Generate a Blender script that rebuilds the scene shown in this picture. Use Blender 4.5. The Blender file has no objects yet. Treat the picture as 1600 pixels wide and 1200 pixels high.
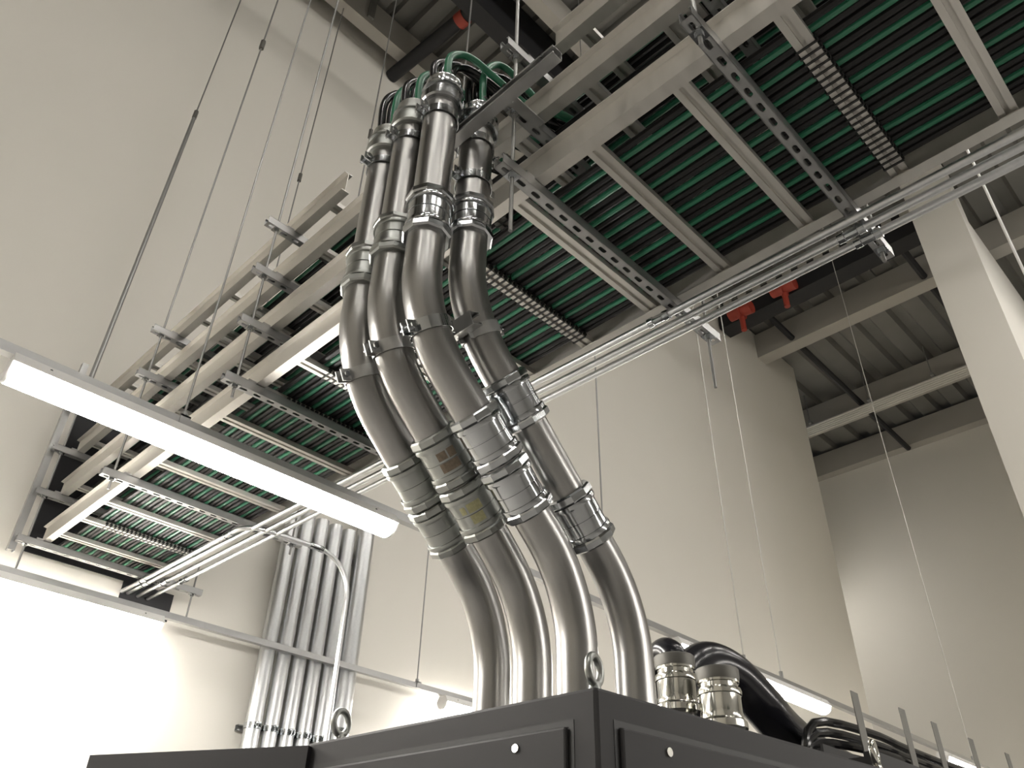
import bpy, math, random
import numpy as np
from mathutils import Vector, Matrix
random.seed(7)
SC = bpy.context.scene
COL = SC.collection

# ------------------------------------------------------------------ camera, world, exposure
cam = bpy.data.cameras.new('camera')
cam.sensor_width = 36.0
cam.lens = 1275.4 / 1600 * 36.0
cam.clip_start = 0.05
cam.clip_end = 200
camo = bpy.data.objects.new('camera', cam)
COL.objects.link(camo)
right = Vector((0.69890, -0.71488, 0.02205))
down = Vector((0.42726, 0.39259, -0.81444))
fwd = Vector((0.57357, 0.57864, 0.57982))
camo.matrix_world = Matrix(((right.x, -down.x, -fwd.x, 0.0), (right.y, -down.y, -fwd.y, 0.0),
                            (right.z, -down.z, -fwd.z, 1.6), (0, 0, 0, 1)))
SC.camera = camo
world = bpy.data.worlds.new('world')
SC.world = world
world.use_nodes = True
world.node_tree.nodes['Background'].inputs[0].default_value = (0.9, 0.95, 1.0, 1)
world.node_tree.nodes['Background'].inputs[1].default_value = 0.05
LAMP_EMIT = 30.0
SC.view_settings.view_transform = 'Standard'
SC.view_settings.look = 'None'
SC.view_settings.exposure = 1.3
SC.view_settings.gamma = 1.0
SC.view_settings.use_curve_mapping = False


# ------------------------------------------------------------------ materials
def mat(name, base, rough=0.5, metal=0.0, noise=0.0, scale=(8, 8, 8), rvar=0.0, coord='Object', emit=0.0,
        bump=0.0, bscale=40.0, spec=0.5, tint=None):
    m = bpy.data.materials.new(name)
    m.use_nodes = True
    nt = m.node_tree
    b = nt.nodes['Principled BSDF']
    b.inputs['Base Color'].default_value = (*base, 1)
    b.inputs['Roughness'].default_value = rough
    b.inputs['Metallic'].default_value = metal
    b.inputs['Specular IOR Level'].default_value = spec
    tc = nt.nodes.new('ShaderNodeTexCoord')
    mp = nt.nodes.new('ShaderNodeMapping')
    mp.inputs['Scale'].default_value = scale
    nt.links.new(tc.outputs[coord], mp.inputs['Vector'])
    n = nt.nodes.new('ShaderNodeTexNoise')
    n.inputs['Scale'].default_value = 1.0
    n.inputs['Detail'].default_value = 4.0
    nt.links.new(mp.outputs[0], n.inputs['Vector'])
    if noise > 0:
        r = nt.nodes.new('ShaderNodeMix')
        r.data_type = 'RGBA'
        lo = tuple(max(0, c * (1 - noise)) for c in base)
        hi = tint if tint else tuple(min(1, c * (1 + noise)) for c in base)
        r.inputs['A'].default_value = (*lo, 1)
        r.inputs['B'].default_value = (*hi, 1)
        nt.links.new(n.outputs['Fac'], r.inputs['Factor'])
        nt.links.new(r.outputs['Result'], b.inputs['Base Color'])
    if rvar > 0:
        mr = nt.nodes.new('ShaderNodeMapRange')
        mr.inputs['From Min'].default_value = 0.3
        mr.inputs['From Max'].default_value = 0.7
        mr.inputs['To Min'].default_value = max(0.02, rough - rvar)
        mr.inputs['To Max'].default_value = min(1, rough + rvar)
        nt.links.new(n.outputs['Fac'], mr.inputs['Value'])
        nt.links.new(mr.outputs[0], b.inputs['Roughness'])
    if bump > 0:
        n2 = nt.nodes.new('ShaderNodeTexNoise')
        n2.inputs['Scale'].default_value = bscale
        nt.links.new(tc.outputs[coord], n2.inputs['Vector'])
        bp = nt.nodes.new('ShaderNodeBump')
        bp.inputs['Strength'].default_value = bump
        bp.inputs['Distance'].default_value = 0.01
        nt.links.new(n2.outputs['Fac'], bp.inputs['Height'])
        nt.links.new(bp.outputs[0], b.inputs['Normal'])
    if emit > 0:
        b.inputs['Emission Color'].default_value = (1.0, 0.96, 0.90, 1)
        b.inputs['Emission Strength'].default_value = emit
    return m


M = dict(
    wall=mat('wall_paint', (0.74, 0.715, 0.655), 0.85, noise=0.03, scale=(0.7, 0.7, 0.7), bump=0.05, bscale=60),
    wall2=mat('wall_paint_plain', (0.74, 0.715, 0.655), 0.85, noise=0.03, scale=(0.5, 0.5, 0.5)),  # same colour as the main wall paint, without its bump
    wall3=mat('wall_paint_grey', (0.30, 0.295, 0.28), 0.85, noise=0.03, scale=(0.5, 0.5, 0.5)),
    floor=mat('concrete', (0.34, 0.33, 0.315), 0.6, noise=0.1, scale=(2, 2, 2)),
    deck=mat('roof_deck', (0.22, 0.215, 0.20), 0.6, metal=0.3, noise=0.15, scale=(2, 2, 2)),
    purlin=mat('purlin_paint', (0.42, 0.40, 0.36), 0.6, noise=0.06, scale=(2, 2, 2)),
    blacksteel=mat('black_steel', (0.012, 0.012, 0.014), 0.6, noise=0.2, scale=(4, 4, 4)),
    red=mat('red_paint', (0.35, 0.05, 0.03), 0.5, noise=0.15, scale=(12, 12, 12)),
    steel=mat('brushed_conduit', (0.345, 0.34, 0.33), 0.31, 1.0, noise=0.06, scale=(60, 1.5, 1), rvar=0.03, coord='UV'),
    galv=mat('galvanised_conduit', (0.62, 0.63, 0.64), 0.36, 1.0, noise=0.10, scale=(90, 90, 60), rvar=0.04),
    zinc=mat('zinc_plate', (0.45, 0.465, 0.475), 0.15, 1.0, noise=0.10, scale=(20, 20, 20), rvar=0.06),
    cast=mat('cast_zinc', (0.36, 0.37, 0.355), 0.36, 1.0, noise=0.12, scale=(25, 25, 25), rvar=0.08),
    nickel=mat('nickel_plate', (0.68, 0.67, 0.62), 0.13, 1.0, noise=0.06, scale=(20, 20, 20)),
    alu=mat('tray_aluminium', (0.60, 0.58, 0.54), 0.45, 0.75, noise=0.10, scale=(6, 40, 6), rvar=0.08),
    strut=mat('strut_steel', (0.42, 0.42, 0.415), 0.42, 0.9, noise=0.12, scale=(25, 25, 25), rvar=0.08),
    rod=mat('rod_steel', (0.34, 0.34, 0.33), 0.45, 0.8, noise=0.1, scale=(30, 30, 30)),
    wire=mat('wire_steel', (0.60, 0.59, 0.55), 0.4, 0.6, noise=0.1, scale=(30, 30, 30)),
    cab=mat('black_powder_coat', (0.029, 0.028, 0.029), 0.55, spec=0.3, noise=0.12, scale=(5, 5, 5), bump=0.04, bscale=600),
    hose=mat('black_jacket', (0.012, 0.012, 0.016), 0.22, noise=0.1, scale=(8, 8, 8)),
    gloss=mat('black_cable_jacket', (0.012, 0.012, 0.013), 0.18, noise=0.1, scale=(12, 12, 12)),
    black=mat('black_insulation', (0.010, 0.0095, 0.010), 0.42, spec=0.35, noise=0.15, scale=(12, 12, 12)),
    green=mat('green_insulation', (0.03, 0.17, 0.095), 0.30, noise=0.15, scale=(12, 12, 12)),
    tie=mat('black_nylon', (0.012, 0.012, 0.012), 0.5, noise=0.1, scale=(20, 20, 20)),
    fixture=mat('white_enamel', (0.72, 0.71, 0.69), 0.4, noise=0.03, scale=(4, 4, 4)),
    lamp=mat('lamp_lens', (0.9, 0.9, 0.9), 0.4, emit=LAMP_EMIT),
    brown=mat('brown_sticker', (0.20, 0.155, 0.11), 0.5, noise=0.5, scale=(90, 90, 90)),
    yellow=mat('yellow_sticker', (0.42, 0.40, 0.22), 0.5, noise=0.4, scale=(90, 90, 90)),
    bar=mat('bar_steel', (0.16, 0.155, 0.14), 0.5, 0.5, noise=0.1, scale=(20, 20, 20)),
)


# ------------------------------------------------------------------ mesh helpers
class MB:
    def __init__(self):
        self.v, self.f, self.uv = [], [], []

    def box(self, lo, hi, tf=None):
        x0, y0, z0 = lo
        x1, y1, z1 = hi
        p = [(x0, y0, z0), (x1, y0, z0), (x1, y1, z0), (x0, y1, z0), (x0, y0, z1), (x1, y0, z1), (x1, y1, z1), (x0, y1, z1)]
        if tf:
            p = [tuple(tf @ Vector(q)) for q in p]
        n = len(self.v)
        self.v += p
        for f in ((0, 3, 2, 1), (4, 5, 6, 7), (0, 1, 5, 4), (1, 2, 6, 5), (2, 3, 7, 6), (3, 0, 4, 7)):
            self.f.append(tuple(n + i for i in f))
            self.uv.append([(0, 0), (1, 0), (1, 1), (0, 1)])
        return self

    def ext(self, prof, p0, p1, ax, ay, closed=True, cap=True):
        """extrude a 2-D profile (in axes ax, ay) from p0 to p1"""
        p0, p1, ax, ay = Vector(p0), Vector(p1), Vector(ax), Vector(ay)
        n = len(self.v)
        k = len(prof)
        for p in (p0, p1):
            for a, b in prof:
                self.v.append(tuple(p + ax * a + ay * b))
        L = (p1 - p0).length
        for i in range(k if closed else k - 1):
            j = (i + 1) % k
            self.f.append((n + i, n + j, n + k + j, n + k + i))
            self.uv.append([(i / k, 0), ((i + 1) / k, 0), ((i + 1) / k, L), (i / k, L)])
        if cap and closed:
            self.f.append(tuple(n + i for i in reversed(range(k))))
            self.uv.append([(0, 0)] * k)
            self.f.append(tuple(n + k + i for i in range(k)))
            self.uv.append([(0, 0)] * k)
        return self

    def tube(self, pts, r, segs=12, cap=True, phase=0.0, up=None):
        """sweep a circle along pts; r is a number or one radius per point"""
        P = np.array(pts, float)
        m = len(P)
        R = np.full(m, float(r)) if np.isscalar(r) else np.array(r, float)
        T = np.zeros_like(P)
        for i in range(m):
            a, b = max(0, i - 1), min(m - 1, i + 1)
            while a > 0 and np.linalg.norm(P[b] - P[a]) < 1e-9:
                a -= 1
            while b < m - 1 and np.linalg.norm(P[b] - P[a]) < 1e-9:
                b += 1
            d = P[b] - P[a]
            T[i] = d / (np.linalg.norm(d) + 1e-12)
        u = np.array(up if up is not None else ((1, 0, 0) if abs(T[0][0]) < 0.8 else (0, 1, 0)), float)
        u = u - T[0] * (u @ T[0])
        u /= np.linalg.norm(u)
        n = len(self.v)
        s = 0.0
        S = []
        for i in range(m):
            if i:
                s += np.linalg.norm(P[i] - P[i - 1])
                u = u - T[i] * (u @ T[i])
                u /= np.linalg.norm(u)
            S.append(s)
            w = np.cross(T[i], u)
            for k in range(segs):
                a = 2 * math.pi * k / segs + phase
                self.v.append(tuple(P[i] + R[i] * (u * math.cos(a) + w * math.sin(a))))
        for i in range(m - 1):
            for k in range(segs):
                j = (k + 1) % segs
                self.f.append((n + i * segs + k, n + i * segs + j, n + (i + 1) * segs + j, n + (i + 1) * segs + k))
                self.uv.append([(k / segs, S[i]), ((k + 1) / segs, S[i]), ((k + 1) / segs, S[i + 1]), (k / segs, S[i + 1])])
        if cap:
            self.f.append(tuple(n + k for k in reversed(range(segs))))
            self.uv.append([(0, 0)] * segs)
            self.f.append(tuple(n + (m - 1) * segs + k for k in range(segs)))
            self.uv.append([(0, 0)] * segs)
        return self

    def torus(self, c, ax, R, r, n1=24, n2=10):
        c, ax = Vector(c), Vector(ax).normalized()
        u = ax.orthogonal().normalized()
        w = ax.cross(u)
        pts = [c + u * (R * math.cos(2 * math.pi * i / n1)) + w * (R * math.sin(2 * math.pi * i / n1)) for i in range(n1)]
        n = len(self.v)
        for i in range(n1):
            a = 2 * math.pi * i / n1
            rad = u * math.cos(a) + w * math.sin(a)
            for k in range(n2):
                b = 2 * math.pi * k / n2
                self.v.append(tuple(pts[i] + rad * (r * math.cos(b)) + ax * (r * math.sin(b))))
        for i in range(n1):
            for k in range(n2):
                i2, k2 = (i + 1) % n1, (k + 1) % n2
                self.f.append((n + i * n2 + k, n + i2 * n2 + k, n + i2 * n2 + k2, n + i * n2 + k2))
                self.uv.append([(0, 0), (1, 0), (1, 1), (0, 1)])
        return self

    def slotted(self, p0, L, W, ux, uy, pitch, sl, sw, th=0.0025):
        """a strip of length L along ux, width W along uy, with rounded slots punched through"""
        p0, ux, uy = Vector(p0), Vector(ux), Vector(uy)
        nz = ux.cross(uy)
        n_c = max(1, int(L / pitch))
        pit = L / n_c
        for side in (0, 1):
            o = p0 + nz * (th * side)
            for c in range(n_c):
                cx = (c + 0.5) * pit
                outer, inner = [], []
                K = 12
                for k in range(K):
                    a = 2 * math.pi * (k + 0.5) / K
                    ca, sa = math.cos(a), math.sin(a)
                    q = max(abs(ca), abs(sa))
                    outer.append(o + ux * (cx + pit / 2 * max(-1, min(1, ca / q))) + uy * (W / 2 * max(-1, min(1, sa / q))))
                    ex = (sl - sw) / 2
                    inner.append(o + ux * (cx + (ex if ca > 0 else -ex) + sw / 2 * ca) + uy * (sw / 2 * sa))
                n = len(self.v)
                self.v += [tuple(v) for v in outer + inner]
                for k in range(K):
                    j = (k + 1) % K
                    f = (n + k, n + j, n + K + j, n + K + k)
                    self.f.append(f if side else f[::-1])
                    self.uv.append([(0, 0), (1, 0), (1, 1), (0, 1)])
        return self

    def shift(self, d):
        self.v = [(a + d[0], b + d[1], c + d[2]) for a, b, c in self.v]
        return self


def obj(name, mb, m, parent=None, smooth=True, angle=35, at=None):
    """link one mesh; its vertices are world coordinates, stored about the parent's (or its own) origin"""
    me = bpy.data.meshes.new(name)
    o = bpy.data.objects.new(name, me)
    COL.objects.link(o)
    org = Vector((0, 0, 0))
    if parent is not None:
        q = parent
        while q is not None:
            org += q.location
            q = q.parent
        o.parent = parent
    elif at is not None:
        org = Vector(at)
        o.location = org
    vs = [(a - org.x, b - org.y, c - org.z) for a, b, c in mb.v]
    me.from_pydata(vs, [], mb.f)
    uvl = me.uv_layers.new(name='uv')
    flat = [c for poly in mb.uv for uv in poly for c in uv]
    if len(flat) == len(uvl.data) * 2:
        uvl.data.foreach_set('uv', flat)
    me.materials.append(m)
    if smooth:
        me.polygons.foreach_set('use_smooth', [True] * len(me.polygons))
        me.set_sharp_from_angle(angle=math.radians(angle))
    me.update()
    return o


def tag(o, label=None, cat=None, group=None, kind=None):
    if label: o['label'] = label
    if cat: o['category'] = cat
    if group: o['group'] = group
    if kind: o['kind'] = kind
    return o


def thing(name, loc, label, cat, group=None):
    o = bpy.data.objects.new(name, None)
    o.empty_display_size = 0.1
    o.location = loc
    COL.objects.link(o)
    return tag(o, label, cat, group)


def dup(o, loc=None, parent=None):
    c = o.copy()
    COL.objects.link(c)
    if parent is not None: c.parent = parent
    if loc is not None: c.location = loc
    for ch in list(o.children):
        dup(ch, None, c)
    return c


def struct(name, mb, m, parent=None, **k):
    o = obj(name, mb, m, parent, **k)
    if parent is None: o['kind'] = 'structure'
    return o


ORD = ['first', 'second', 'third', 'fourth', 'fifth', 'sixth', 'seventh', 'eighth', 'ninth', 'tenth', 'eleventh', 'twelfth']
X, Y, Z = Vector((1, 0, 0)), Vector((0, 1, 0)), Vector((0, 0, 1))


def fillet(V, radii, n=10):
    """polyline with rounded corners"""
    V = [np.array(v, float) for v in V]
    out = [V[0]]
    for i in range(1, len(V) - 1):
        a, b = V[i - 1] - V[i], V[i + 1] - V[i]
        la, lb = np.linalg.norm(a), np.linalg.norm(b)
        a, b = a / la, b / lb
        ang = math.acos(max(-1, min(1, a @ b)))
        R = radii if np.isscalar(radii) else radii[i - 1]
        t = R / math.tan(ang / 2)
        lim = 0.48 * min(la, lb)
        if t > lim:
            R *= lim / t
            t = lim
        bis = a + b
        bis /= np.linalg.norm(bis)
        c = V[i] + bis * (R / math.sin(ang / 2))
        u, w = (V[i] + a * t - c) / R, (V[i] + b * t - c) / R
        om = math.acos(max(-1, min(1, u @ w)))
        for k in np.linspace(0, 1, n + 1):
            out.append(c + R * (math.sin((1 - k) * om) * u + math.sin(k * om) * w) / math.sin(om))
    out.append(V[-1])
    return np.array(out)


def smooth_path(pts, n=8):
    """Catmull-Rom through pts"""
    P = [np.array(p, float) for p in pts]
    P = [2 * P[0] - P[1]] + P + [2 * P[-1] - P[-2]]
    out = []
    for i in range(1, len(P) - 2):
        for k in range(n):
            t = k / n
            a, b, c, d = P[i - 1], P[i], P[i + 1], P[i + 2]
            out.append(0.5 * ((2 * b) + (c - a) * t + (2 * a - 5 * b + 4 * c - d) * t * t + (3 * b - 3 * c + d - a) * t ** 3))
    out.append(P[-2])
    return np.array(out)


def resample(P, step):
    S = np.concatenate([[0], np.cumsum(np.linalg.norm(np.diff(P, axis=0), axis=1))])
    n = max(2, int(S[-1] / step) + 1)
    t = np.linspace(0, S[-1], n)
    return np.stack([np.interp(t, S, P[:, k]) for k in range(3)], 1), S[-1]


def along(P, s):
    S = np.concatenate([[0], np.cumsum(np.linalg.norm(np.diff(P, axis=0), axis=1))])
    return np.array([np.interp(s, S, P[:, k]) for k in range(3)])


# ------------------------------------------------------------------ the building
WALL_Y = 5.6
struct('floor', MB().box((-8, -9, -0.1), (19, 9, 0)), M['floor'], smooth=False)
wb = struct('wall_back', MB().box((-8, WALL_Y, 0), (13.9, WALL_Y + 0.3, 12.0)), M['wall'], smooth=False)
struct('wall_far_right', MB().box((17.7, -9, 0), (18.0, 9.0, 12.0)), M['wall2'], smooth=False)
struct('wall_recess_end', MB().box((13.9, 8.7, 0), (17.7, 9.0, 12.0)), M['wall2'], smooth=False)
struct('wall_left', MB().box((-8.3, -9, 0), (-8, WALL_Y + 0.3, 12.0)), M['wall2'], smooth=False)
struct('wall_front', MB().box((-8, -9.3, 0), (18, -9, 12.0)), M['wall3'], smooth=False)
struct('wall_pier_right', MB().box((10.45, 1.243, 0), (10.85, 1.88, 11.95)), M['wall'], smooth=False)
struct('wall_return_right', MB().box((10.9, 1.264, 0), (17.7, 1.6, 11.05)), M['wall'], smooth=False)


def ribbed(x0, x1, y0, y1, z, along_x, pitch=0.3, depth=0.09):
    """fluted roof deck seen from below"""
    mb = MB()
    lo, hi = (y0, y1) if along_x else (x0, x1)
    prof = []
    a = lo
    while a < hi:
        prof += [(a, 0.0), (a + pitch * 0.50, 0.0), (a + pitch * 0.60, depth), (a + pitch * 0.90, depth)]
        a += pitch
    prof += [(hi, 0.0), (hi, 0.3), (lo, 0.3)]
    if along_x:
        mb.ext(prof, (x0, 0, z), (x1, 0, z), Y, Z, cap=False)
    else:
        mb.ext(prof, (0, y0, z), (0, y1, z), X, Z, cap=False)
    return mb


ceil = struct('ceiling', ribbed(-8, 7.9, -9, WALL_Y, 11.45, False, 0.26), M['deck'], smooth=False)
ceil2 = struct('ceiling_right', ribbed(7.9, 18, -9, 9, 12.0, True, 0.62, 0.12), M['deck'], smooth=False)


def purlin(name, p0, p1, side, h, w, parent, m='purlin'):
    """channel-shaped purlin: web, wide bottom flange and top flange"""
    t = 0.012
    prof = [(0, 0), (w, 0), (w, t), (t, t), (t, h - t), (w * 0.7, h - t), (w * 0.7, h), (0, h)]
    return obj(name, MB().ext(prof, p0, p1, side, Z), M[m], parent, smooth=False)


for y in (5.25, 3.55):
    purlin('purlin', (-8, y, 10.88), (7.9, y, 10.88), Y, 0.47, 0.16, ceil)
for y in (1.6, -0.4, -2.4, -4.4, -6.4):
    purlin('purlin', (-8, y, 10.88), (7.9, y, 10.88), Y, 0.47, 0.16, ceil)
obj('girder', MB().box((-8, 4.0, 10.62), (7.9, 4.2, 11.4)), M['blacksteel'], ceil, smooth=False)
for i in range(5):
    obj('clip', MB().box((2.55 + i * 1.25, 5.21, 10.95), (2.63 + i * 1.25, 5.25, 11.36)), M['deck'], ceil, smooth=False)
for x, ya, yb in ((12.3, -6.0, 5.6), (15.4, -6, 8.7)):
    purlin('purlin', (x, ya, 11.38), (x, yb, 11.38), X, 0.55, 0.30, ceil2)
purlin('purlin', (17.45, -6, 11.38), (17.45, 8.7, 11.38), X, 0.55, 0.25, ceil2)
obj('girder', MB().box((10.9, 1.95, 11.25), (11.25, 5.58, 11.75)), M['blacksteel'], ceil2, smooth=False)
for y in (-1.6, 0.9, 3.4):
    obj('bridging', MB().tube([(11.2, y + 1.45, 11.5), (17.5, y + 1.45, 11.33)], 0.06, 8), M['blacksteel'], ceil2)
corr = MB()
a = 1.95
while a < 5.5:
    corr.box((10.86, a, 11.62), (10.9, a + 0.16, 11.80))
    a += 0.30
obj('deck_edge', corr, M['purlin'], ceil2, smooth=False)['kind'] = 'stuff'

sp = thing('sprinkler_pipe', (3.25, 5.59, 10.80), 'black sprinkler pipe running out of the pale wall under the roof deck', 'pipe')
obj('pipe', MB().tube([(3.22, 5.59, 10.80), (3.32, 4.21, 10.80)], 0.085, 14), M['blacksteel'], sp)
obj('red_fitting', MB().tube([(3.315, 4.42, 10.80), (3.322, 4.30, 10.80)], 0.10, 14), M['red'], sp)['label'] = 'red painted grooved fitting'
for i, (y, z) in enumerate(((5.05, 11.15), (4.2, 11.2))):
    f = thing('sprinkler_fitting', (10.76, y, z), 'red painted fitting at the dark beam, ' + ('beside the top corner of the wall' if i == 0 else 'one bay out from the wall corner'), 'fitting', 'red fittings at the dark beam')
    obj('body', MB().tube([(10.76, y - 0.22, z + 0.12), (10.76, y + 0.22, z + 0.16)], 0.12, 12), M['red'], f)
    obj('stem', MB().tube([(10.76, y, z), (10.76, y, z - 0.3)], 0.05, 10), M['red'], f)
    obj('flange', MB().tube([(10.76, y - 0.03, z + 0.13), (10.76, y + 0.03, z + 0.14)], 0.17, 12), M['red'], f)
bt = thing('conduit_bank', (15.2, 2.5, 11.2), 'bank of slim parallel conduits crossing under the far roof deck', 'conduit bank')
for k in range(5):
    obj('conduit', MB().tube([(15.05 + k * 0.075, -3, 11.24), (15.05 + k * 0.075, 8.7, 11.24)], 0.028, 8), M['wire'], bt)
for y in (3.3, 4.6, 5.9):
    obj('strut', MB().box((14.95, y, 11.27), (15.45, y + 0.06, 11.33)), M['strut'], bt, smooth=False)
    obj('rod', MB().tube([(14.98, y + 0.03, 11.27), (14.98, y + 0.03, 12.0)], 0.012, 6), M['rod'], bt)
    obj('rod', MB().tube([(15.42, y + 0.03, 11.27), (15.42, y + 0.03, 11.38)], 0.012, 6), M['rod'], bt)

# ------------------------------------------------------------------ lights on strut rows
def strut_prof(w=0.0413, h=0.0413, t=0.0025, lip=0.009):
    """open channel, slot upward; origin at bottom centre"""
    a = w / 2
    return [(-a, 0), (a, 0), (a, h), (a - lip, h), (a - lip, h - lip), (a - lip + t, h - lip), (a - lip + t, h - t), (a - t, h - t), (a - t, t),
            (-a + t, t), (-a + t, h - t), (-a + lip - t, h - t), (-a + lip - t, h - lip), (-a + lip, h - lip), (-a + lip, h), (-a, h)]


def strut_row(y, x0, x1, z, rods, label, ztop=11.45):
    r = thing('light_strut', (x0, y, z), label, 'strut')
    obj('channel', MB().ext(strut_prof(), (x0, y, z), (x1, y, z), -Y, Z), M['strut'], r, smooth=False)
    for x in rods:
        obj('rod', MB().tube([(x, y, z + 0.03), (x, y, ztop)], 0.0055, 8), M['rod'], r)
        c = MB().tube([(x, y, z + 0.035), (x, y, z + 0.075)], 0.016, 6)
        c.box((x - 0.022, y - 0.03, z + 0.0), (x + 0.022, y - 0.021, z + 0.05)).box((x - 0.022, y - 0.03, z + 0.042), (x + 0.022, y + 0.03, z + 0.05))
        obj('clamp', c, M['strut'], r, smooth=False)
    return r


def fixture(x0, x1, y, z, label, group):
    """linear fixture under a strut: z is the underside of the strut"""
    f = thing('light_fixture', (x0, y, z), label, 'light', group)
    obj('housing', MB().ext([(-0.071, -0.052), (0.071, -0.052), (0.040, 0), (-0.040, 0)], (x0, y, z), (x1, y, z), -Y, Z), M['fixture'], f, smooth=False)
    prof = [(0.066 * math.cos(a), -0.056 - 0.052 * math.sin(a)) for a in np.linspace(-0.12, math.pi + 0.12, 15)]
    obj('lens', MB().ext(prof, (x0 + 0.012, y, z), (x1 - 0.012, y, z), Y, Z, closed=True), M['lamp'], f, angle=60)
    for xe, s in ((x0, 1), (x1, -1)):
        pr = [(0.063 * math.cos(a), -0.048 - 0.060 * math.sin(a)) for a in np.linspace(0, math.pi, 11)]
        obj('end_cap', MB().ext(pr, (xe - 0.002 * s, y, z), (xe + 0.012 * s, y, z), Y, Z), M['fixture'], f, smooth=False)
    for xs in (x0 + 0.13, x1 - 0.13):
        obj('screw', MB().tube([(xs, y - 0.046, z - 0.02), (xs, y - 0.052, z - 0.02)], 0.006, 8), M['zinc'], f)
    return f


LZ = 3.405
strut_row(3.05, -7.5, 16.5, LZ, (1.07, 3.9), 'long grey strut holding the light fixtures across the middle of the room')
strut_row(5.34, -7.5, 7.0, LZ, (4.3,), 'grey strut carrying lights close to the far wall')
fixture(0.40, 2.20, 3.05, LZ, 'long bright linear light crossing in front of the cable trays', 'linear lights')
fixture(-4.5, -2.4, 5.34, LZ, 'added linear light against the far wall, next one out of view', 'linear lights')  # added out of view to light the walls
fixture(-1.9, 0.30, 3.05, LZ, 'linear light just beyond the left end of the long bright one', 'linear lights')
fixture(4.60, 6.68, 3.05, LZ, 'linear light glowing behind the arching black hose', 'linear lights')
fixture(9.1, 11.2, 3.05, LZ, 'linear light lowest at the right beyond the flat bars', 'linear lights')
fixture(12.6, 14.7, 3.05, LZ, 'added unseen linear light beyond the flat bars, out past the wall corner', 'linear lights')  # unseen, added to brighten the far right wall
fixture(15.0, 16.3, 3.05, LZ, 'added unseen linear light last on its strut before the far end wall', 'linear lights')  # extra lamp out of view, also added for the far right wall
fixture(-0.05, 2.12, 5.34, LZ, 'linear light against the far wall that whitens it', 'linear lights')
fixture(4.58, 6.6, 5.34, LZ, 'linear light peeking over the black cabinet edge', 'linear lights')
strut_row(7.6, 13.9, 17.7, 9.0, (14.3, 16.7), 'added grey strut carrying an unseen light in the recess behind the wall corner', 12.06)
fixture(14.4, 16.5, 7.6, 9.0, 'added linear light in the recess hidden behind the wall corner', 'linear lights')  # lamp and strut added out of sight to lift the far wall
strut_row(-2.4, 2.5, 11.0, LZ, (3.0, 6.0, 9.5), 'added grey strut carrying unseen low lights on the camera side')  # unseen low row, added to light the cabinet's right face
for k_, x in enumerate((2.8, 5.4, 8.0)):
    fixture(x, x + 2.1, -2.4, LZ, 'added low linear light on the camera side, %s from the left' % ORD[k_], 'added low lights on the camera side')
HZ = 9.8
for r_, y in enumerate((-0.9, -4.5)):  # unseen high rows, added to light conduit tops and upper walls
    strut_row(y, -6.5, 13, HZ, (-3, 0.5, 4.5, 8.5), 'added high grey strut carrying lights over the camera side of the room, %s row' % ('nearer', 'farther')[r_])
    for k_, x in enumerate((-6.0, -2.6, 0.8, 4.2, 7.6, 11.0)):
        fixture(x, x + 2.1, y, HZ, 'added high linear light over the camera side, %s from the left in the %s row' % (ORD[k_], ('nearer', 'farther')[r_]), 'added high lights over the camera side')

# ------------------------------------------------------------------ ladder trays
XL, XR, RH, TB = 1.29, 2.065, 0.13, (3.65, 3.97, 4.285, 4.60)


def rail_prof(s):
    a, t, h = 0.022, 0.004, RH
    return [(-a, 0), (a, 0), (a, t), (t / 2 + 0.001, t + 0.003), (t / 2, h - t - 0.003), (a, h - t), (a, h), (-a, h), (-a, h - t), (-t / 2, h - t - 0.003), (-t / 2, t + 0.003), (-a, t)]


RUNG_PITCH, RUNG0 = 0.322, 1.32
rung_prof = [(-0.027, 0.0), (-0.007, 0.0), (-0.007, 0.012), (0.007, 0.012), (0.007, 0.0), (0.027, 0.0), (0.027, 0.025), (-0.027, 0.025)]


def cable_slots():
    """27 cables side by side: (x, radius, is_green)"""
    out = []
    x = XL + 0.115
    i = 0
    while x < XR - 0.055:
        g = i % 3 == 1
        r = 0.0105 if g else 0.0128
        out.append((x, r, g))
        x += 0.0255 if not g else 0.0245
        i += 1
    return out


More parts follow.
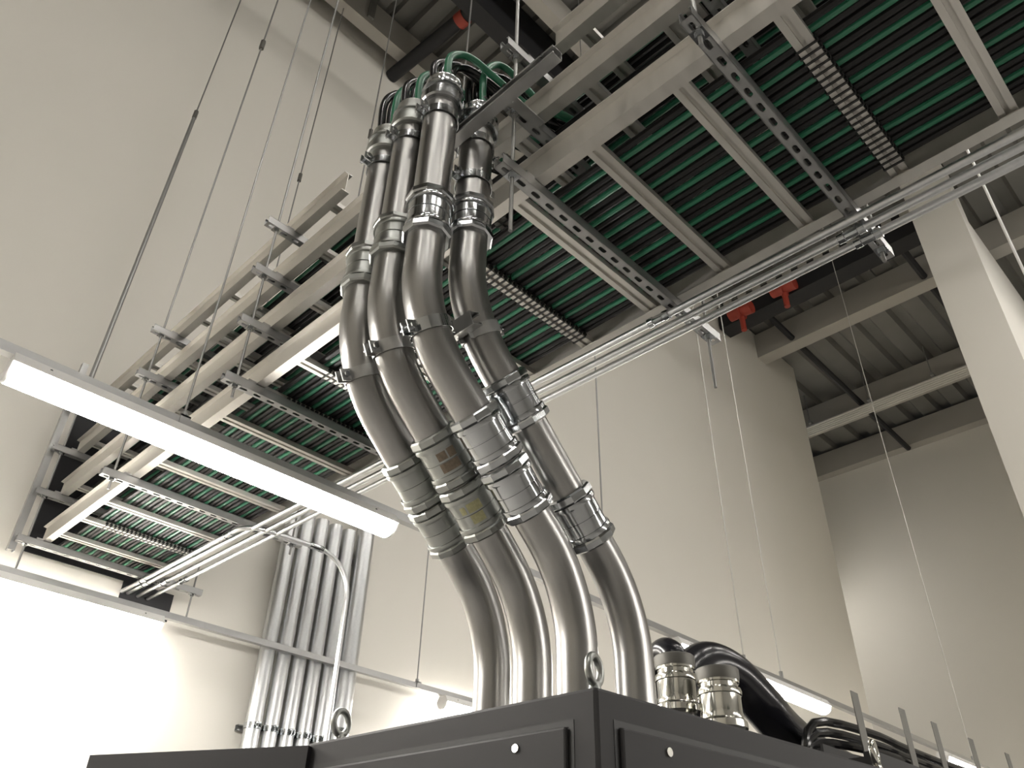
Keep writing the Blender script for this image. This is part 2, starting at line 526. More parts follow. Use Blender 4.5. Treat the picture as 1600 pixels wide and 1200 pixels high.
def tray(tier, y0, y1, label, ties=(), where='', cables=True):
    z = TB[tier]
    t = thing('cable_tray', ((XL + XR) / 2, y0, z), label, 'cable tray', 'stacked ladder trays')
    for x in (XL, XR):
        obj('rail', MB().ext(rail_prof(1), (x, y0, z), (x, y1, z), -X, Z), M['alu'], t, smooth=False)
    first = None
    k = math.ceil((y0 - RUNG0 + 0.05) / RUNG_PITCH)
    while RUNG0 + k * RUNG_PITCH < y1 - 0.03:
        y = RUNG0 + k * RUNG_PITCH
        if first is None:
            first = obj('rung', MB().ext(rung_prof, (XL + 0.003, y, z + 0.012), (XR - 0.003, y, z + 0.012), Y, Z), M['alu'], t, smooth=False)
            fy = y
            rg = first
        else:
            rg = first.copy()
            COL.objects.link(rg)
            rg.location = (0, y - fy, 0)
        if k in ties:
            mb = MB()
            for (cx, r, g) in cable_slots()[2:]:
                for dx in (-0.0095, ):
                    mb.box((cx + dx, y - 0.0300, z + 0.008), (cx + dx + 0.0065, y + 0.0300, z + 0.0125))
                    mb.box((cx + dx, y - 0.0325, z + 0.008), (cx + dx + 0.0065, y - 0.0290, z + 0.062))
                    mb.box((cx + dx, y + 0.0290, z + 0.008), (cx + dx + 0.0065, y + 0.0325, z + 0.062))
                    mb.box((cx + dx - 0.004, y - 0.034, z + 0.020), (cx + dx + 0.011, y - 0.026, z + 0.030))
            mb.shift((0, 0, 0))
            o = obj('cable_tie', mb, M['tie'], t, smooth=False)
            o['kind'] = 'stuff'
        k += 1
    if cables:
        gi = bi = 0
        for (cx, r, g) in cable_slots():
            pts = []
            n = max(4, int((y1 - y0) / 0.35))
            ph = random.random() * 6
            for j in range(n + 1):
                y = y0 - 0.15 + (y1 - y0 + 0.3 - (0.1 if y1 > 5.2 else 0)) * j / n
                pts.append((cx + 0.0022 * math.sin(ph + y * 3.1), y, z + 0.037 + r + 0.0015 * math.sin(ph * 2 + y * 4)))
            o = obj('cable', MB().tube(pts, r, 8), M['green' if g else 'black'], at=(cx, y0, z + 0.05))
            if g:
                gi += 1
                tag(o, 'green cable in the %s, %s green one from the left rail' % (where, ORD[gi - 1]), 'cable', 'cables lying in the trays')
            else:
                bi += 1
                tag(o, 'black cable in the %s, just %s its %s green cable' % (where, 'before' if bi % 2 else 'after', ORD[(bi - 1) // 2]), 'cable', 'cables lying in the trays')
    return t


tray(0, -0.9, 5.42, 'lowest ladder tray of the stack, its rungs and cables seen from below', (1, -3, 4, 5, 9, 11), 'lowest tray')
tray(1, -0.9, 5.42, 'second ladder tray up from the bottom of the stack', (1, 4), 'second tray up')
tray(2, 2.26, 5.42, 'third ladder tray up, its cut end beside the conduit clamps', (), 'third tray up, far length')
tray(3, 2.47, 5.42, 'topmost ladder tray ending in a bare bright rail by the wall', (), 'topmost tray')
tray(2, -0.9, 1.12, 'upper ladder tray over the near end of the stack, past the conduit tops', (), 'upper near tray')

# ------------------------------------------------------------------ trapeze hangers
def hanger(y, tiers, label, tail=0.10, ztop=11.45, slots=True):
    h = thing('trapeze_hanger', (1.73, y, TB[0]), label, 'hanger', 'trapeze hangers under the trays')
    xa, xb = 1.125, 2.335
    for x in (1.185, 2.275):
        obj('rod', MB().tube([(x, y, TB[0] - 0.045 - tail), (x, y, ztop)], 0.0065, 8), M['rod'], h)
    for x, zc in COUPLERS.get(y, ()):
        obj('rod_coupler', MB().tube([(x, y, zc - 0.05), (x, y, zc + 0.05)], 0.02, 6), M['bar'], h, smooth=False)
    if y > 5:
        obj('rod_sleeve', MB().tube([(1.185, y, TB[0] + 1.1), (1.185, y, COUPLERS[y][0][1])], 0.017, 10), M['rod'], h)
    for t in tiers:
        z = TB[t] - 0.0418
        w, hh, th, lip = 0.0413, 0.0413, 0.0025, 0.009
        mb = MB()
        a = w / 2
        for s in (-1, 1):
            mb.box((xa, min(s * a, s * (a - th)) + y, z), (xb, max(s * a, s * (a - th)) + y, z + hh))
            mb.box((xa, min(s * a, s * (a - lip)) + y, z + hh - th), (xb, max(s * a, s * (a - lip)) + y, z + hh))
        mb.slotted((xa, y, z), xb - xa, w - 0.002, X, Y, 0.066, 0.036, 0.0165)
        obj('strut', mb, M['strut'], h, smooth=False)
        for x in (1.185, 2.275):
            nb = MB().tube([(x, y, z - 0.016), (x, y, z - 0.004)], 0.013, 6)
            nb.box((x - 0.020, y - 0.020, z - 0.0045), (x + 0.020, y + 0.020, z - 0.0003))
            obj('nut', nb, M['zinc'], h, smooth=False)
        for x, s in ((XL, -1), (XR, 1)):
            cb = MB().box((x + s * 0.024 - 0.006, y - 0.02, z + hh), (x + s * 0.024 + 0.03 * s + 0.006, y + 0.02, z + hh + 0.010)) if s > 0 else MB().box((x - 0.060, y - 0.02, z + hh), (x - 0.023, y + 0.02, z + hh + 0.010))
            obj('hold_down', cb, M['strut'], h, smooth=False)
        if t in (0, 1) and y < 5:
            pass
    return h


COUPLERS = {5.33: ((1.185, 7.76), (2.275, 7.85)), 4.12: ((1.185, 7.52), (2.275, 7.44))}
hanger(0.53, (0, 1, 2), 'trapeze hanger nearest the right edge, its strut slotted along the underside', 0.05)
hanger(1.22, (0, 1, 2), 'trapeze hanger beside the tops of the big conduits, rod end hanging free', 0.24)
hanger(2.89, (0, 1, 2, 3), 'trapeze hanger left of the conduits, four short struts on its rod', 0.06)
hanger(4.12, (0, 1, 2, 3), 'trapeze hanger crossed by the long bright light', 0.06)
hanger(5.33, (0, 1, 2, 3), 'trapeze hanger at the wall end of the trays', 0.16)

# ------------------------------------------------------------------ the four big conduits
R4 = 0.0572
PIPES = {1: (1.758, 1.824, 1.027, 1.713, 2.495, 3.029), 2: (1.731, 1.631, 1.020, 1.563, 2.461, 3.036),
         3: (1.703, 1.440, 1.024, 1.409, 2.474, 3.034), 4: (1.942, 1.428, 1.183, 1.401, 2.484, 3.162)}
CAB_Z = 2.10


def lathe(path, s0, s1, prof, name, m, parent, segs=28, angle=30, phase=0.0):
    """turned shape along a stretch of path; prof = [(t 0..1, radius)]"""
    P, R = [], []
    for t, r in prof:
        P.append(along(path, s0 + (s1 - s0) * t))
        R.append(r)
    P = np.array(P)
    for i in range(1, len(P)):
        if np.linalg.norm(P[i] - P[i - 1]) < 1e-6:
            P[i] = P[i] + (P[-1] - P[0]) * 1e-5
    return obj(name, MB().tube(P, R, segs, True, phase), m, parent, angle=angle)


def coupling(path, s0, s1, m, parent, r=R4, sticker=None):
    """compression coupling: turned body with a middle groove and rims, a faceted gland nut at each end"""
    k = r / R4
    body = [(0.17, 0.0655 * k), (0.17, 0.0715 * k), (0.22, 0.0730 * k), (0.26, 0.0715 * k), (0.265, 0.0665 * k), (0.30, 0.0660 * k),
            (0.485, 0.0660 * k), (0.49, 0.0640 * k), (0.51, 0.0640 * k), (0.515, 0.0670 * k), (0.70, 0.0670 * k), (0.735, 0.0675 * k),
            (0.74, 0.0720 * k), (0.78, 0.0735 * k), (0.83, 0.0715 * k), (0.83, 0.0655 * k)]
    c = lathe(path, s0, s1, body, 'coupling', m, parent)
    nut = [(0.0, 0.0585 * k), (0.0, 0.0700 * k), (0.03, 0.0755 * k), (0.13, 0.0765 * k), (0.165, 0.0720 * k), (0.168, 0.060 * k)]
    n1 = lathe(path, s0, s1, nut, 'nut', m, None, segs=10, angle=20, phase=0.3)
    n2 = lathe(path, s0, s1, [(1 - t, q) for t, q in reversed(nut)], 'nut', m, None, segs=10, angle=20, phase=0.1)
    for n in (n1, n2):
        org = Vector(parent.location)
        n.data.transform(Matrix.Translation(-org))
        n.parent = c
    if sticker:
        mid = along(path, s0 + (s1 - s0) * 0.5)
        d = along(path, s1) - along(path, s0)
        d /= np.linalg.norm(d)
        v = mid - np.array((0, 0, 1.6))
        v = v - d * (v @ d)
        v /= np.linalg.norm(v)
        side = np.cross(d, v)
        L = s1 - s0
        mb = MB()
        for (ta, tb, ca, cb_) in sticker[1]:
            ring = []
            for ang in np.linspace(ca, cb_, 6):
                ring.append((math.sin(ang) * side - math.cos(ang) * v))
            for i in range(5):
                q = [mid + ring[i] * 0.0676 * k + d * L * ta, mid + ring[i + 1] * 0.0676 * k + d * L * ta, mid + ring[i + 1] * 0.0676 * k + d * L * tb, mid + ring[i] * 0.0676 * k + d * L * tb]
                n = len(mb.v)
                mb.v += [tuple(p) for p in q]
                mb.f.append((n, n + 1, n + 2, n + 3))
                mb.uv.append([(0, 0), (1, 0), (1, 1), (0, 1)])
        st = obj('sticker', mb, M[sticker[0]], None)
        st.data.transform(Matrix.Translation(-Vector(parent.location)))
        st.parent = c
        st['label'] = 'worn ' + sticker[0] + ' printed sticker'
    return c


def clamp(path, s, parent, toward, m='zinc', w=0.032, r=R4, back=True):
    """two-piece strut clamp: band, ears meeting on a bolt; 'toward' points from the pipe to the strut"""
    c = along(path, s)
    d = along(path, s + 0.02) - along(path, s - 0.02)
    d /= np.linalg.norm(d)
    t = np.array(toward, float)
    t = t - d * (t @ d)
    t /= np.linalg.norm(t)
    e = np.cross(d, t)
    mb = MB()
    Rr = r + 0.0032
    pr = []
    arc = np.linspace(math.radians(20), math.radians(340), 33)
    ring = [c + Rr * (math.cos(a) * t + math.sin(a) * e) for a in arc]
    th = 0.0028
    n = len(mb.v)
    for q, a in zip(ring, arc):
        nn = math.cos(a) * t + math.sin(a) * e
        for dd, rr in ((-w / 2, 0), (w / 2, 0), (w / 2, th), (-w / 2, th)):
            mb.v.append(tuple(q + d * dd + nn * rr))
    for i in range(len(ring) - 1):
        for k in range(4):
            j = (k + 1) % 4
            mb.f.append((n + i * 4 + k, n + i * 4 + j, n + (i + 1) * 4 + j, n + (i + 1) * 4 + k))
            mb.uv.append([(0, 0)] * 4)
    # straight legs back to the strut
    for sgn in (-1, 1):
        q0 = c + Rr * (math.cos(math.radians(20)) * t + sgn * math.sin(math.radians(20)) * e)
        tf = Matrix.Translation(Vector(q0)) @ Matrix((tuple((*d, 0)), tuple((*e, 0)), tuple((*t, 0)), (0, 0, 0, 1))).transposed()
        mb.box((-w / 2, -0.0016, -0.012), (w / 2, 0.0016, 0.020), tf)
    # ears standing off on the far side from the strut, toward -e
    tfc = Matrix.Translation(Vector(c)) @ Matrix((tuple((*d, 0)), tuple((*e, 0)), tuple((*t, 0)), (0, 0, 0, 1))).transposed()
    for g in (-0.012, 0.012):
        mb.box((-w / 2, g - 0.0022, -Rr - 0.034), (w / 2, g + 0.0022, -Rr + 0.004), tfc)
    cl = obj('clamp', mb, M[m], None, angle=25)
    bm_ = MB()
    b0 = Vector(c) - Vector(t) * (Rr + 0.020)
    bm_.tube([b0 - Vector(e) * 0.024, b0 - Vector(e) * 0.014], 0.0095, 6)
    bm_.tube([b0 + Vector(e) * 0.014, b0 + Vector(e) * 0.021], 0.0095, 6)
    bm_.tube([b0 - Vector(e) * 0.014, b0 + Vector(e) * 0.03], 0.0045, 8)
    bo = obj('bolt', bm_, M['zinc'], None, angle=30)
    for o in (cl, bo):
        o.data.transform(Matrix.Translation(-Vector(parent.location)))
    cl.parent = parent
    bo.parent = cl
    return cl


CLAB = {1: 'big steel conduit with offset bends, farthest from the camera, leftmost on the cabinet',
        2: 'big steel conduit with brown and yellow stickers on its couplings',
        3: 'big steel conduit nearest the camera, tallest and brightest at its top',
        4: 'big steel conduit standing apart on the right, behind the strap strut'}
LOWC = {1: ((0.735, 0.897), (0.900, 1.062)), 2: ((0.720, 0.885), (0.890, 1.055)), 3: ((0.706, 0.868), (0.873, 1.035)), 4: ((0.690, 0.865), (1.095, 1.255))}
UPC = {1: (1.630, 1.800), 2: (1.635, 1.790), 3: (1.607, 1.783), 4: (1.742, 1.895)}
PATHS = {}
for i in (1, 2, 3, 4):
    xb, yb, xt, yt, zl, zh = PIPES[i]
    full = fillet([(xb, yb, 2.0), (xb, yb, zl), (xt, yt, zh), (xt, yt, 4.16)], 0.389, 14)
    PATHS[i] = full
    c = thing('conduit', (xb, yb, CAB_Z), CLAB[i], 'conduit', 'four big conduits with offset bends')
    top = 4.0
    body = fillet([(xb, yb, CAB_Z - 0.02), (xb, yb, zl), (xt, yt, zh), (xt, yt, top)], 0.389, 14)
    obj('pipe', MB().tube(body, R4, 36), M['steel'], c, angle=50)
    m = M['cast'] if i in (1, 2) else M['zinc']
    for j, (a, b) in enumerate(LOWC[i]):
        st = None
        if i == 2:
            st = ('yellow', ((-0.19, -0.02, -0.25, 0.35), (0.02, 0.19, -0.35, 0.30), (0.03, 0.17, 0.4, 0.65))) if j == 0 else ('brown', ((-0.19, -0.02, -0.45, 0.42), (0.02, 0.19, -0.5, -0.15), (0.03, 0.18, -0.08, 0.35)))
        coupling(full, a, b, m, c, sticker=st)
    coupling(full, UPC[i][0], UPC[i][1], M['zinc'] if i > 2 else M['cast'], c)
    L = np.linalg.norm(np.diff(full, axis=0), axis=1).sum()
    sT = L - (4.16 - 3.955)
    prof = [(0.0, 0.0585), (0.0, 0.069), (0.05, 0.0745), (0.30, 0.0755), (0.34, 0.068), (0.36, 0.065), (0.55, 0.0655), (0.56, 0.072), (0.62, 0.0735), (0.66, 0.070),
            (0.67, 0.060), (0.90, 0.060), (0.94, 0.0625), (1.0, 0.0625), (1.0, 0.053), (0.8, 0.051)]
    lathe(full, sT, L - (4.16 - 4.085), prof, 'connector', M['zinc'] if i > 2 else M['cast'], c)
    sU = L - (4.16 - 3.895)
    clamp(full, sU, c, (1, 0, 0) if i < 4 else (-1, 0, 0), 'zinc')
    if i == 4:
        clamp(full, L - (4.16 - 3.70), c, (1, 0, 0), 'zinc')
    sl = {1: 1.338, 2: 1.323, 3: 1.295, 4: 1.400}[i]
    clamp(full, sl, c, (1, 0, 0.4) if i < 4 else (-1, 0, -0.4), 'strut' if i != 3 else 'zinc', 0.036)

# strap struts
def short_strut(name, p0, p1, side, up, label):
    p0, p1 = Vector(p0), Vector(p1)
    s = thing(name, p0, label, 'strut')
    obj('channel', MB().ext(strut_prof(), p0, p1, side, up), M['strut'], s, smooth=False)
    return s


s = short_strut('strap_strut', (1.1245, 0.955, 3.893), (1.1245, 1.86, 3.893), Z, -X, 'strut bar clamping the conduit tops, its open end toward the right')
for y in (1.0, 1.16):
    obj('bolt', MB().tube([(1.083, y, 3.90), (1.075, y, 3.90)], 0.008, 6), M['zinc'], s, smooth=False)
obj('bracket', MB().box((1.126, 1.17, 3.92), (1.28, 1.21, 3.926)).box((1.1255, 1.17, 3.875), (1.131, 1.21, 3.926)), M['strut'], s, smooth=False)
ups = Vector((0.906, 0, 0.423)).normalized()
alo = Vector((-0.423, 0, 0.906)).normalized()
s2 = short_strut('strap_strut', Vector((1.150, 1.33, 3.075)), Vector((1.150, 1.80, 3.075)), alo, ups, 'short dark strut behind the lower conduit clamps at the bends')

# ------------------------------------------------------------------ cables looping out of the conduit tops
CW = {1: 'of the farthest big conduit', 2: 'of the second farthest big conduit', 3: 'of the nearest, tallest conduit', 4: 'of the conduit apart on the right'}
ENDX = {1: 1.60, 2: 1.66, 3: 1.72, 4: 1.78}
for i in (1, 2, 3, 4):
    xt, yt = PIPES[i][2], PIPES[i][3]
    for k, (dx, dy, g) in enumerate(((-0.008, -0.030, True), (-0.022, 0.024, False), (0.004, 0.010, False), (0.030, -0.004, False))):
        r = 0.0135 if g else 0.0150
        hgt = 0.165 + (0.0 if g else 0.012 - 0.006 * k) + {1: 0.15, 2: 0.07, 3: 0.03, 4: 0.14}[i]
        z0 = 4.08
        ex = 0.42 + 0.03 * k
        pts = [(xt + dx, yt + dy, 4.0), (xt + dx, yt + dy, z0 - 0.01), (xt + dx * 1.1 - 0.008, yt + dy * 1.15, z0 + 0.6 * hgt), (xt + dx + 0.03, yt + dy * 1.2 - 0.005, z0 + 0.93 * hgt),
               (xt + dx + 0.085, yt + dy * 1.2 - 0.02, z0 + hgt), (xt + 0.18 + dx, yt + dy - 0.05, z0 + 0.80 * hgt), (xt + 0.30 + dx, yt + dy - 0.10, max(4.135, z0 + 0.35 * hgt)), (1.27 + 0.13 + dx, yt + dy - 0.16, 4.125),
               (ENDX[i] + 0.028 * k - 0.12, yt + dy - 0.28, 4.07), (ENDX[i] + 0.028 * k, yt - 0.5, 4.055), (ENDX[i] + 0.028 * k, yt - 1.1, 4.055)]
        o = obj('power_cable', MB().tube(smooth_path(pts, 7), r, 12), M['green' if g else 'gloss'], at=(xt + dx, yt + dy, 4.1))
        if g:
            tag(o, 'green cable looping out of the top ' + CW[i], 'cable', 'cables looping from the conduit tops')
        else:
            tag(o, ('leftmost', 'middle', 'rearmost')[k - 1] + ' black cable looping out of the top ' + CW[i], 'cable', 'black cables looping out of the top ' + CW[i])
    tie_z = 4.13
    tp = obj('tape_wrap', MB().tube([(xt - 0.0085, yt - 0.0305, tie_z - 0.006), (xt - 0.009, yt - 0.031, tie_z + 0.006)], 0.0152, 12), M['tie'], at=(xt, yt, tie_z))
    tag(tp, 'black tape band on the green cable ' + CW[i], 'tape', 'black tape bands on green cables')

# ------------------------------------------------------------------ small conduits along the tray
def slim(path, label, r=0.0145, couple=(), loc=None):
    c = thing('slim_conduit', loc or tuple(path[0]), label, 'conduit', 'slim conduits beside the trays')
    obj('pipe', MB().tube(path, r, 12), M['galv'], c, angle=50)
    for s in couple:
        lathe(path, s - 0.045, s + 0.045, [(0, r), (0, r * 1.35), (0.25, r * 1.4), (0.27, r * 1.2), (0.73, r * 1.2), (0.75, r * 1.4), (1, r * 1.35), (1, r)], 'coupling', M['zinc'], c, segs=12)
    return c


SLAB = ['slim conduit tight against the right tray rail', 'middle of the three slim straight conduits under the tray rail', 'outermost slim straight conduit, farthest from the tray rail']
for k in range(3):
    p = np.array([(1.945 + 0.070 * k, 5.58, 3.585), (2.090 + 0.052 * k, -1.3, 3.585)])
    slim(p, SLAB[k], couple=(0.25 + 0.12 * k, (4.30, 5.02, 5.05)[k]))
bent = fillet([(1.905, 5.58, 3.585), (1.93, 4.02, 3.585), (2.62, 3.98, 3.585), (2.62, 3.98, 0.0)], [0.14, 0.24], 10)
slim(bent, 'slim conduit that bends sideways from the trays and drops down beside the upright bank', couple=(0.3, 1.35, 1.95))
wp = thing('wall_opening_seal', (2.0, WALL_Y, 3.6), 'dark sealed opening where the trays and slim conduits meet the wall', 'wall opening')
obj('panel', MB().box((1.90, WALL_Y - 0.012, 3.47), (2.26, WALL_Y - 0.002, 3.66)), M['blacksteel'], wp, smooth=False)
obj('panel', MB().box((1.25, WALL_Y - 0.012, 3.66), (2.12, WALL_Y - 0.002, 4.75)), M['blacksteel'], wp, smooth=False)
pt = thing('strut_post', (1.13, 5.36, 3.56), 'upright strut post at the wall end of the trays', 'strut')
obj('channel', MB().ext(strut_prof(), (1.13, 5.36, 3.56), (1.13, 5.36, 4.95), X, Y), M['strut'], pt, smooth=False)

# ------------------------------------------------------------------ upright bank on the far wall
RX = [2.985, 3.120, 3.255, 3.390, 3.525]
for k, x in enumerate(RX):
    c = thing('riser_conduit', (x, 5.46, 0), 'upright galvanised conduit on the far wall, %s from the left' % ORD[k], 'conduit', 'upright conduits on the far wall')
    obj('pipe', MB().tube([(x, 5.46, 0), (x, 5.46, 4.55)], R4, 24), M['galv'], c, angle=50)
    pth = np.array([(x, 5.46, 0.0), (x, 5.46, 4.55)])
    clamp(pth, 2.90, c, (0, 1, 0), 'zinc', 0.04)
c = thing('riser_conduit', (3.685, 5.44, 0), 'widest upright conduit, at the right end of the bank', 'conduit', 'upright conduits on the far wall')
obj('pipe', MB().tube([(3.685, 5.45, 0), (3.685, 5.45, 4.75)], 0.078, 28), M['galv'], c, angle=50)
clamp(np.array([(3.685, 5.45, 0.0), (3.685, 5.45, 4.75)]), 2.98, c, (0, 1, 0), 'zinc', 0.04, 0.078)
ws = thing('wall_strut', (2.93, 5.56, 2.9), 'strut bolted to the far wall behind the upright conduits', 'strut')
obj('channel', MB().ext(strut_prof(), (2.93, WALL_Y - 0.001, 2.90), (3.85, WALL_Y - 0.001, 2.90), Z, -Y), M['strut'], ws, smooth=False)
obj('channel', MB().ext(strut_prof(), (2.93, WALL_Y - 0.001, 4.35), (3.85, WALL_Y - 0.001, 4.35), Z, -Y), M['strut'], ws, smooth=False)

# ------------------------------------------------------------------ black cabinet
CA, CB_, CC, CD = Vector((1.43, 1.158, 0)), Vector((1.36, 2.155, 0)), Vector((2.72, 2.12, 0)), Vector((2.78, 1.045, 0))  # footprint skewed: front corner opened past square so both top edges follow the image
cab = thing('cabinet', (1.43, 1.158, 0), 'black steel cabinet carrying the four big conduits on its top', 'cabinet')
mb = MB()
n = 0
for z in (0, CAB_Z):
    mb.v += [(p.x, p.y, z) for p in (CA, CB_, CC, CD)]
for a, b in ((0, 1), (1, 2), (2, 3), (3, 0)):
    mb.f.append((b, a, a + 4, b + 4))
    mb.uv.append([(0, 0)] * 4)
mb.f += [(4, 7, 6, 5), (0, 1, 2, 3)]
mb.uv += [[(0, 0)] * 4] * 2
body = obj('body', mb, M['cab'], cab, smooth=False)
bv = body.modifiers.new('edge', 'BEVEL')
bv.width = 0.008
bv.segments = 2


def face_panel(p, q, inset0, inset1, ztop, zbot, name):
    """raised door panel on the face from p to q, with flat dark strips standing in for the shadow gap around it"""
    d = (q - p).normalized()
    nrm = Vector((d.y, -d.x, 0))
    if nrm.dot(Vector((-1, -1, 0))) < 0: nrm = -nrm
    a, b = p + d * inset0, q - d * inset1
    tf = Matrix((tuple((*d, 0)), tuple((*nrm, 0)), (0, 0, 1, 0), (0, 0, 0, 1))).transposed()
    tf = Matrix.Translation(a) @ tf
    L = (b - a).length
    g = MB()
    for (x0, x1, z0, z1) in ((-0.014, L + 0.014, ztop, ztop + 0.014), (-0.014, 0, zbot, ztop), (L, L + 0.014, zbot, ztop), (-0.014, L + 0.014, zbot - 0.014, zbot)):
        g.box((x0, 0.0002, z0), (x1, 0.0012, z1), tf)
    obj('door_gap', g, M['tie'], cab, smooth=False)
    pn = obj(name, MB().box((0, 0.0, zbot), (L, 0.012, ztop), tf), M['cab'], cab, smooth=False)
    bv = pn.modifiers.new('edge', 'BEVEL')
    bv.width = 0.006
    bv.segments = 2
    return tf, L, pn


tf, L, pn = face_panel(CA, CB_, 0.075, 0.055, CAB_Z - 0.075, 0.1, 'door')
for x, z in ((0.14, CAB_Z - 0.105), (L - 0.13, CAB_Z - 0.105)):
    lt = MB().tube([tf @ Vector((x, 0.012, z)), tf @ Vector((x, 0.016, z))], 0.009, 12)
    obj('lock', lt, M['nickel'], None)
    o = bpy.data.objects[-1] if False else None
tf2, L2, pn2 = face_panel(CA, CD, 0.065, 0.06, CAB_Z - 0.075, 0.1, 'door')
for o in [q for q in COL.objects if q.name.startswith('lock') and q.parent is None]:
    o.data.transform(Matrix.Translation(-Vector(cab.location)))
    o.parent = pn
lt = obj('lock', MB().tube([tf2 @ Vector((0.15, 0.012, CAB_Z - 0.105)), tf2 @ Vector((0.15, 0.016, CAB_Z - 0.105))], 0.010, 12), M['nickel'], None)
lt.data.transform(Matrix.Translation(-Vector(cab.location)))
lt.parent = pn2


def eyebolt(p, face, parent=None, m='cast', name='eyebolt'):
    mb = MB()
    mb.torus(Vector(p) + Vector((0, 0, 0.055)), face, 0.032, 0.0095, 28, 12)
    mb.tube([Vector(p) + Vector((0, 0, -0.005)), Vector(p) + Vector((0, 0, 0.004)), Vector(p) + Vector((0, 0, 0.010)), Vector(p) + Vector((0, 0, 0.028))], [0.022, 0.022, 0.016, 0.011], 16)
    return obj(name, mb, M[m], parent)


eyebolt((1.485, 1.205, CAB_Z), (0.25, -0.97, 0), cab)
eyebolt((1.415, 2.085, CAB_Z), (0.25, -0.97, 0), cab)
eyebolt((2.70, 1.10, CAB_Z), (0.25, -0.97, 0), cab, 'nickel')
# opened rear leaf, hinged at the far left corner
hd = Vector((-0.466, 0.885, 0)).normalized()
hn = Vector((hd.y, -hd.x, 0))
tfd = Matrix.Translation(Vector((1.345, 2.165, 0))) @ Matrix((tuple((*hd, 0)), tuple((*hn, 0)), (0, 0, 1, 0), (0, 0, 0, 1))).transposed()
dl = obj('open_leaf', MB().box((-0.035, -0.02, 0.1), (0.70, 0.02, CAB_Z - 0.012), tfd), M['cab'], cab, smooth=False)
dl['label'] = 'black side leaf swung open at the back corner'

# stubs with chrome couplings, black hoses
for (x, y, dz, lab) in ((2.400, 1.595, 0.075, 'short plated conduit stub with bright fitting, close beside the rightmost big conduit'), (2.395, 1.432, 0.0, 'short plated conduit stub with bright fitting, in front of the arching hose')):
    st = thing('conduit_stub', (x, y, CAB_Z), lab, 'conduit', 'short stubs on the cabinet top')
    obj('pipe', MB().tube([(x, y, CAB_Z), (x, y, CAB_Z + 0.16 + dz)], R4, 28), M['steel'], st, angle=50)
    pth = np.array([(x, y, CAB_Z + dz), (x, y, CAB_Z + dz + 0.5)])
    prof = [(0.0, 0.0585), (0.0, 0.070), (0.05, 0.0765), (0.15, 0.0765), (0.19, 0.070), (0.20, 0.067), (0.27, 0.068), (0.30, 0.066), (0.56, 0.066), (0.57, 0.070), (0.62, 0.0715),
            (0.67, 0.069), (0.68, 0.061), (0.75, 0.061), (0.76, 0.066), (0.80, 0.067), (0.80, 0.060)]
    lathe(pth, 0.105, 0.300, prof, 'fitting', M['nickel'], st)
    lathe(pth, 0.260, 0.300, [(0, 0.060), (0, 0.068), (0.3, 0.070), (0.9, 0.070), (1, 0.066), (1, 0.058)], 'bushing', M['bar'], st)
hs = thing('hose', (2.40, 1.62, CAB_Z), 'black hose end curling out behind the left bright fitting', 'hose')
obj('jacket', MB().tube(smooth_path([(2.400, 1.595, 2.455), (2.402, 1.60, 2.485), (2.42, 1.65, 2.51), (2.46, 1.74, 2.47), (2.48, 1.79, 2.28), (2.48, 1.80, 2.1)], 8), 0.045, 20), M['hose'], hs)
hb = thing('hose', (2.60, 1.72, CAB_Z), 'thick glossy black hose arching up and away to the right', 'hose')
obj('jacket', MB().tube(smooth_path([(2.63, 1.74, 2.1), (2.63, 1.73, 2.32), (2.67, 1.72, 2.47), (2.77, 1.70, 2.555), (2.92, 1.68, 2.545), (3.08, 1.66, 2.46), (3.28, 1.68, 2.40), (3.62, 1.70, 2.345), (4.4, 1.70, 2.30), (6.5, 1.70, 2.30)], 10), 0.084, 28), M['hose'], hb)

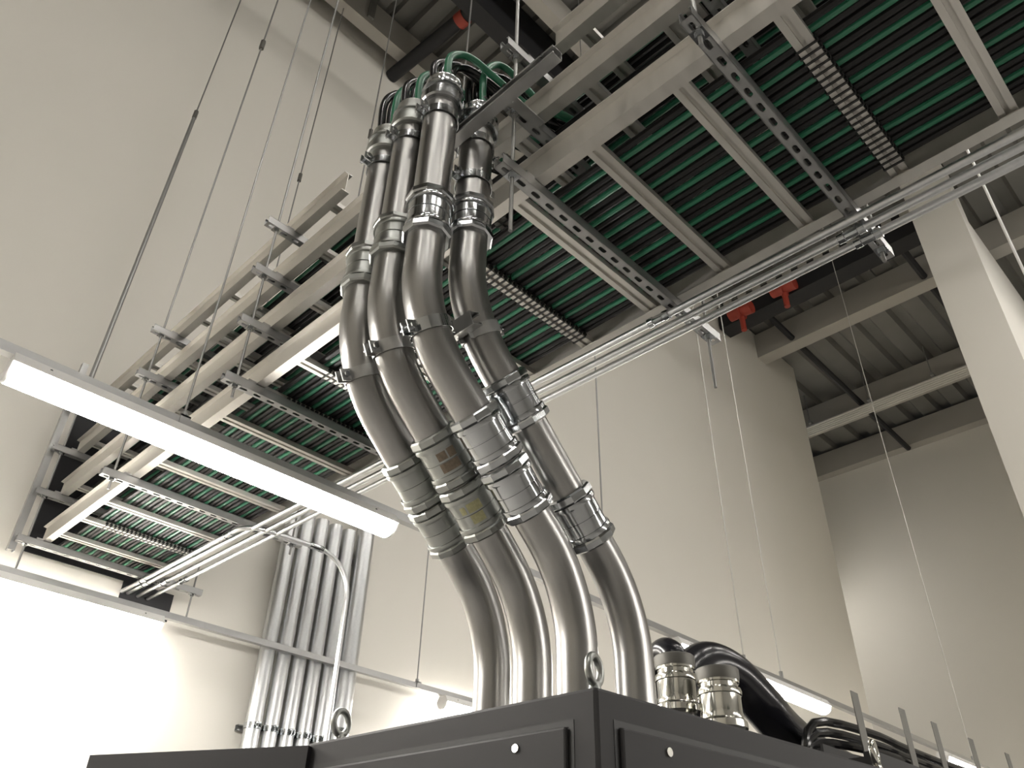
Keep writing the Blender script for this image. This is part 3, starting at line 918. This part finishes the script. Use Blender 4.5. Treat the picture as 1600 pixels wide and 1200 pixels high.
# second cabinet row and the runway with upright flat bars
cr = thing('cabinet', (3.0, 1.25, 0), 'black cabinet to the right carrying the cable runway', 'cabinet')
obj('body', MB().box((2.95, 1.2, 0), (6.9, 2.2, 2.2)), M['cab'], cr, smooth=False)
obj('top_rim', MB().box((2.95, 1.2, 2.2), (6.9, 1.24, 2.215)), M['cab'], cr, smooth=False)
rw = thing('cable_runway', (3.0, 1.45, 2.2), 'black cable runway with upright flat bars on the right cabinet', 'cable runway')
obj('side_rail', MB().box((3.0, 1.40, 2.2), (6.8, 1.41, 2.27)), M['cab'], rw, smooth=False)
obj('side_rail', MB().box((3.0, 1.86, 2.2), (6.8, 1.87, 2.27)), M['cab'], rw, smooth=False)
BARS = ((3.34, 2.516), (3.80, 2.540), (4.15, 2.546), (4.60, 2.552), (5.12, 2.566))
for k, (x, zt) in enumerate(BARS):
    b = MB()
    lean = 0.02
    b.ext([(-0.030, 0), (0.030, 0), (0.030, 0.004), (-0.030, 0.004)], (x + lean, 1.392, 2.21), (x, 1.388, zt), X, Y)
    obj('bar', b, M['bar'], rw, smooth=False)
    obj('bar_bolt', MB().tube([(x + lean, 1.390, 2.235), (x + lean, 1.380, 2.235)], 0.010, 8), M['zinc'], rw)
RUNC = [(1.44 + 0.012 * math.sin(k * 2.3), 2.402 - 0.0355 * k) for k in range(6)]
for k, (y, z) in enumerate(RUNC):
    pts = [(3.20 + 0.03 * k + 0.34 * j, y + 0.006 * math.sin(k * 2 + j), z + 0.003 * math.sin(k + j * 1.7)) for j in range(11)]
    pts = [(3.02, 1.53, 2.06), (3.05, 1.51, 2.20), (3.12, 1.475, z - 0.03)] + pts[1:]
    o = obj('runway_cable', MB().tube(smooth_path(pts, 4), 0.0165, 10), M['gloss'], at=pts[0])
    tag(o, 'black runway cable behind the flat bars, %s down from the top' % ORD[k], 'cable', 'black cables in the runway')

# ------------------------------------------------------------------ suspension wires
strut_row(0.479, 5.2, 7.2, LZ, (), 'added grey strut low beyond the right edge, for the bright rod to end on')  # out of view, added so the bright rod has something to end on
WIRES = [((6.0, 0.479), 3.43, 'bright hanger rod crossing the roof beams at the right edge'),
         ((6.04, 3.05), 3.45, 'thin wire dropping past the pale wall, brightest of the pair right of the conduits'),
         ((5.50, 3.05), 3.45, 'thin dark wire left of the bright one on the pale wall'),
         ((10.0, 3.05), 3.45, 'slack wire crossing the far roof beams right of the wall corner')]
for (x, y), z, lab in WIRES:
    w = thing('suspension_wire', (x, y, z), lab, 'wire', 'suspension wires')
    zt = 11.45 if x < 7.9 else 12.0
    obj('wire', MB().tube([(x, y, z), (x - 0.02, y, (z + zt) / 2), (x, y, zt)], 0.0055 if y > 1 else 0.011, 8), M['wire' if y > 1 else 'fixture'], w)
    obj('grip', MB().tube([(x, y, z), (x, y, z + 0.05)], 0.016, 8), M['rod'], w)
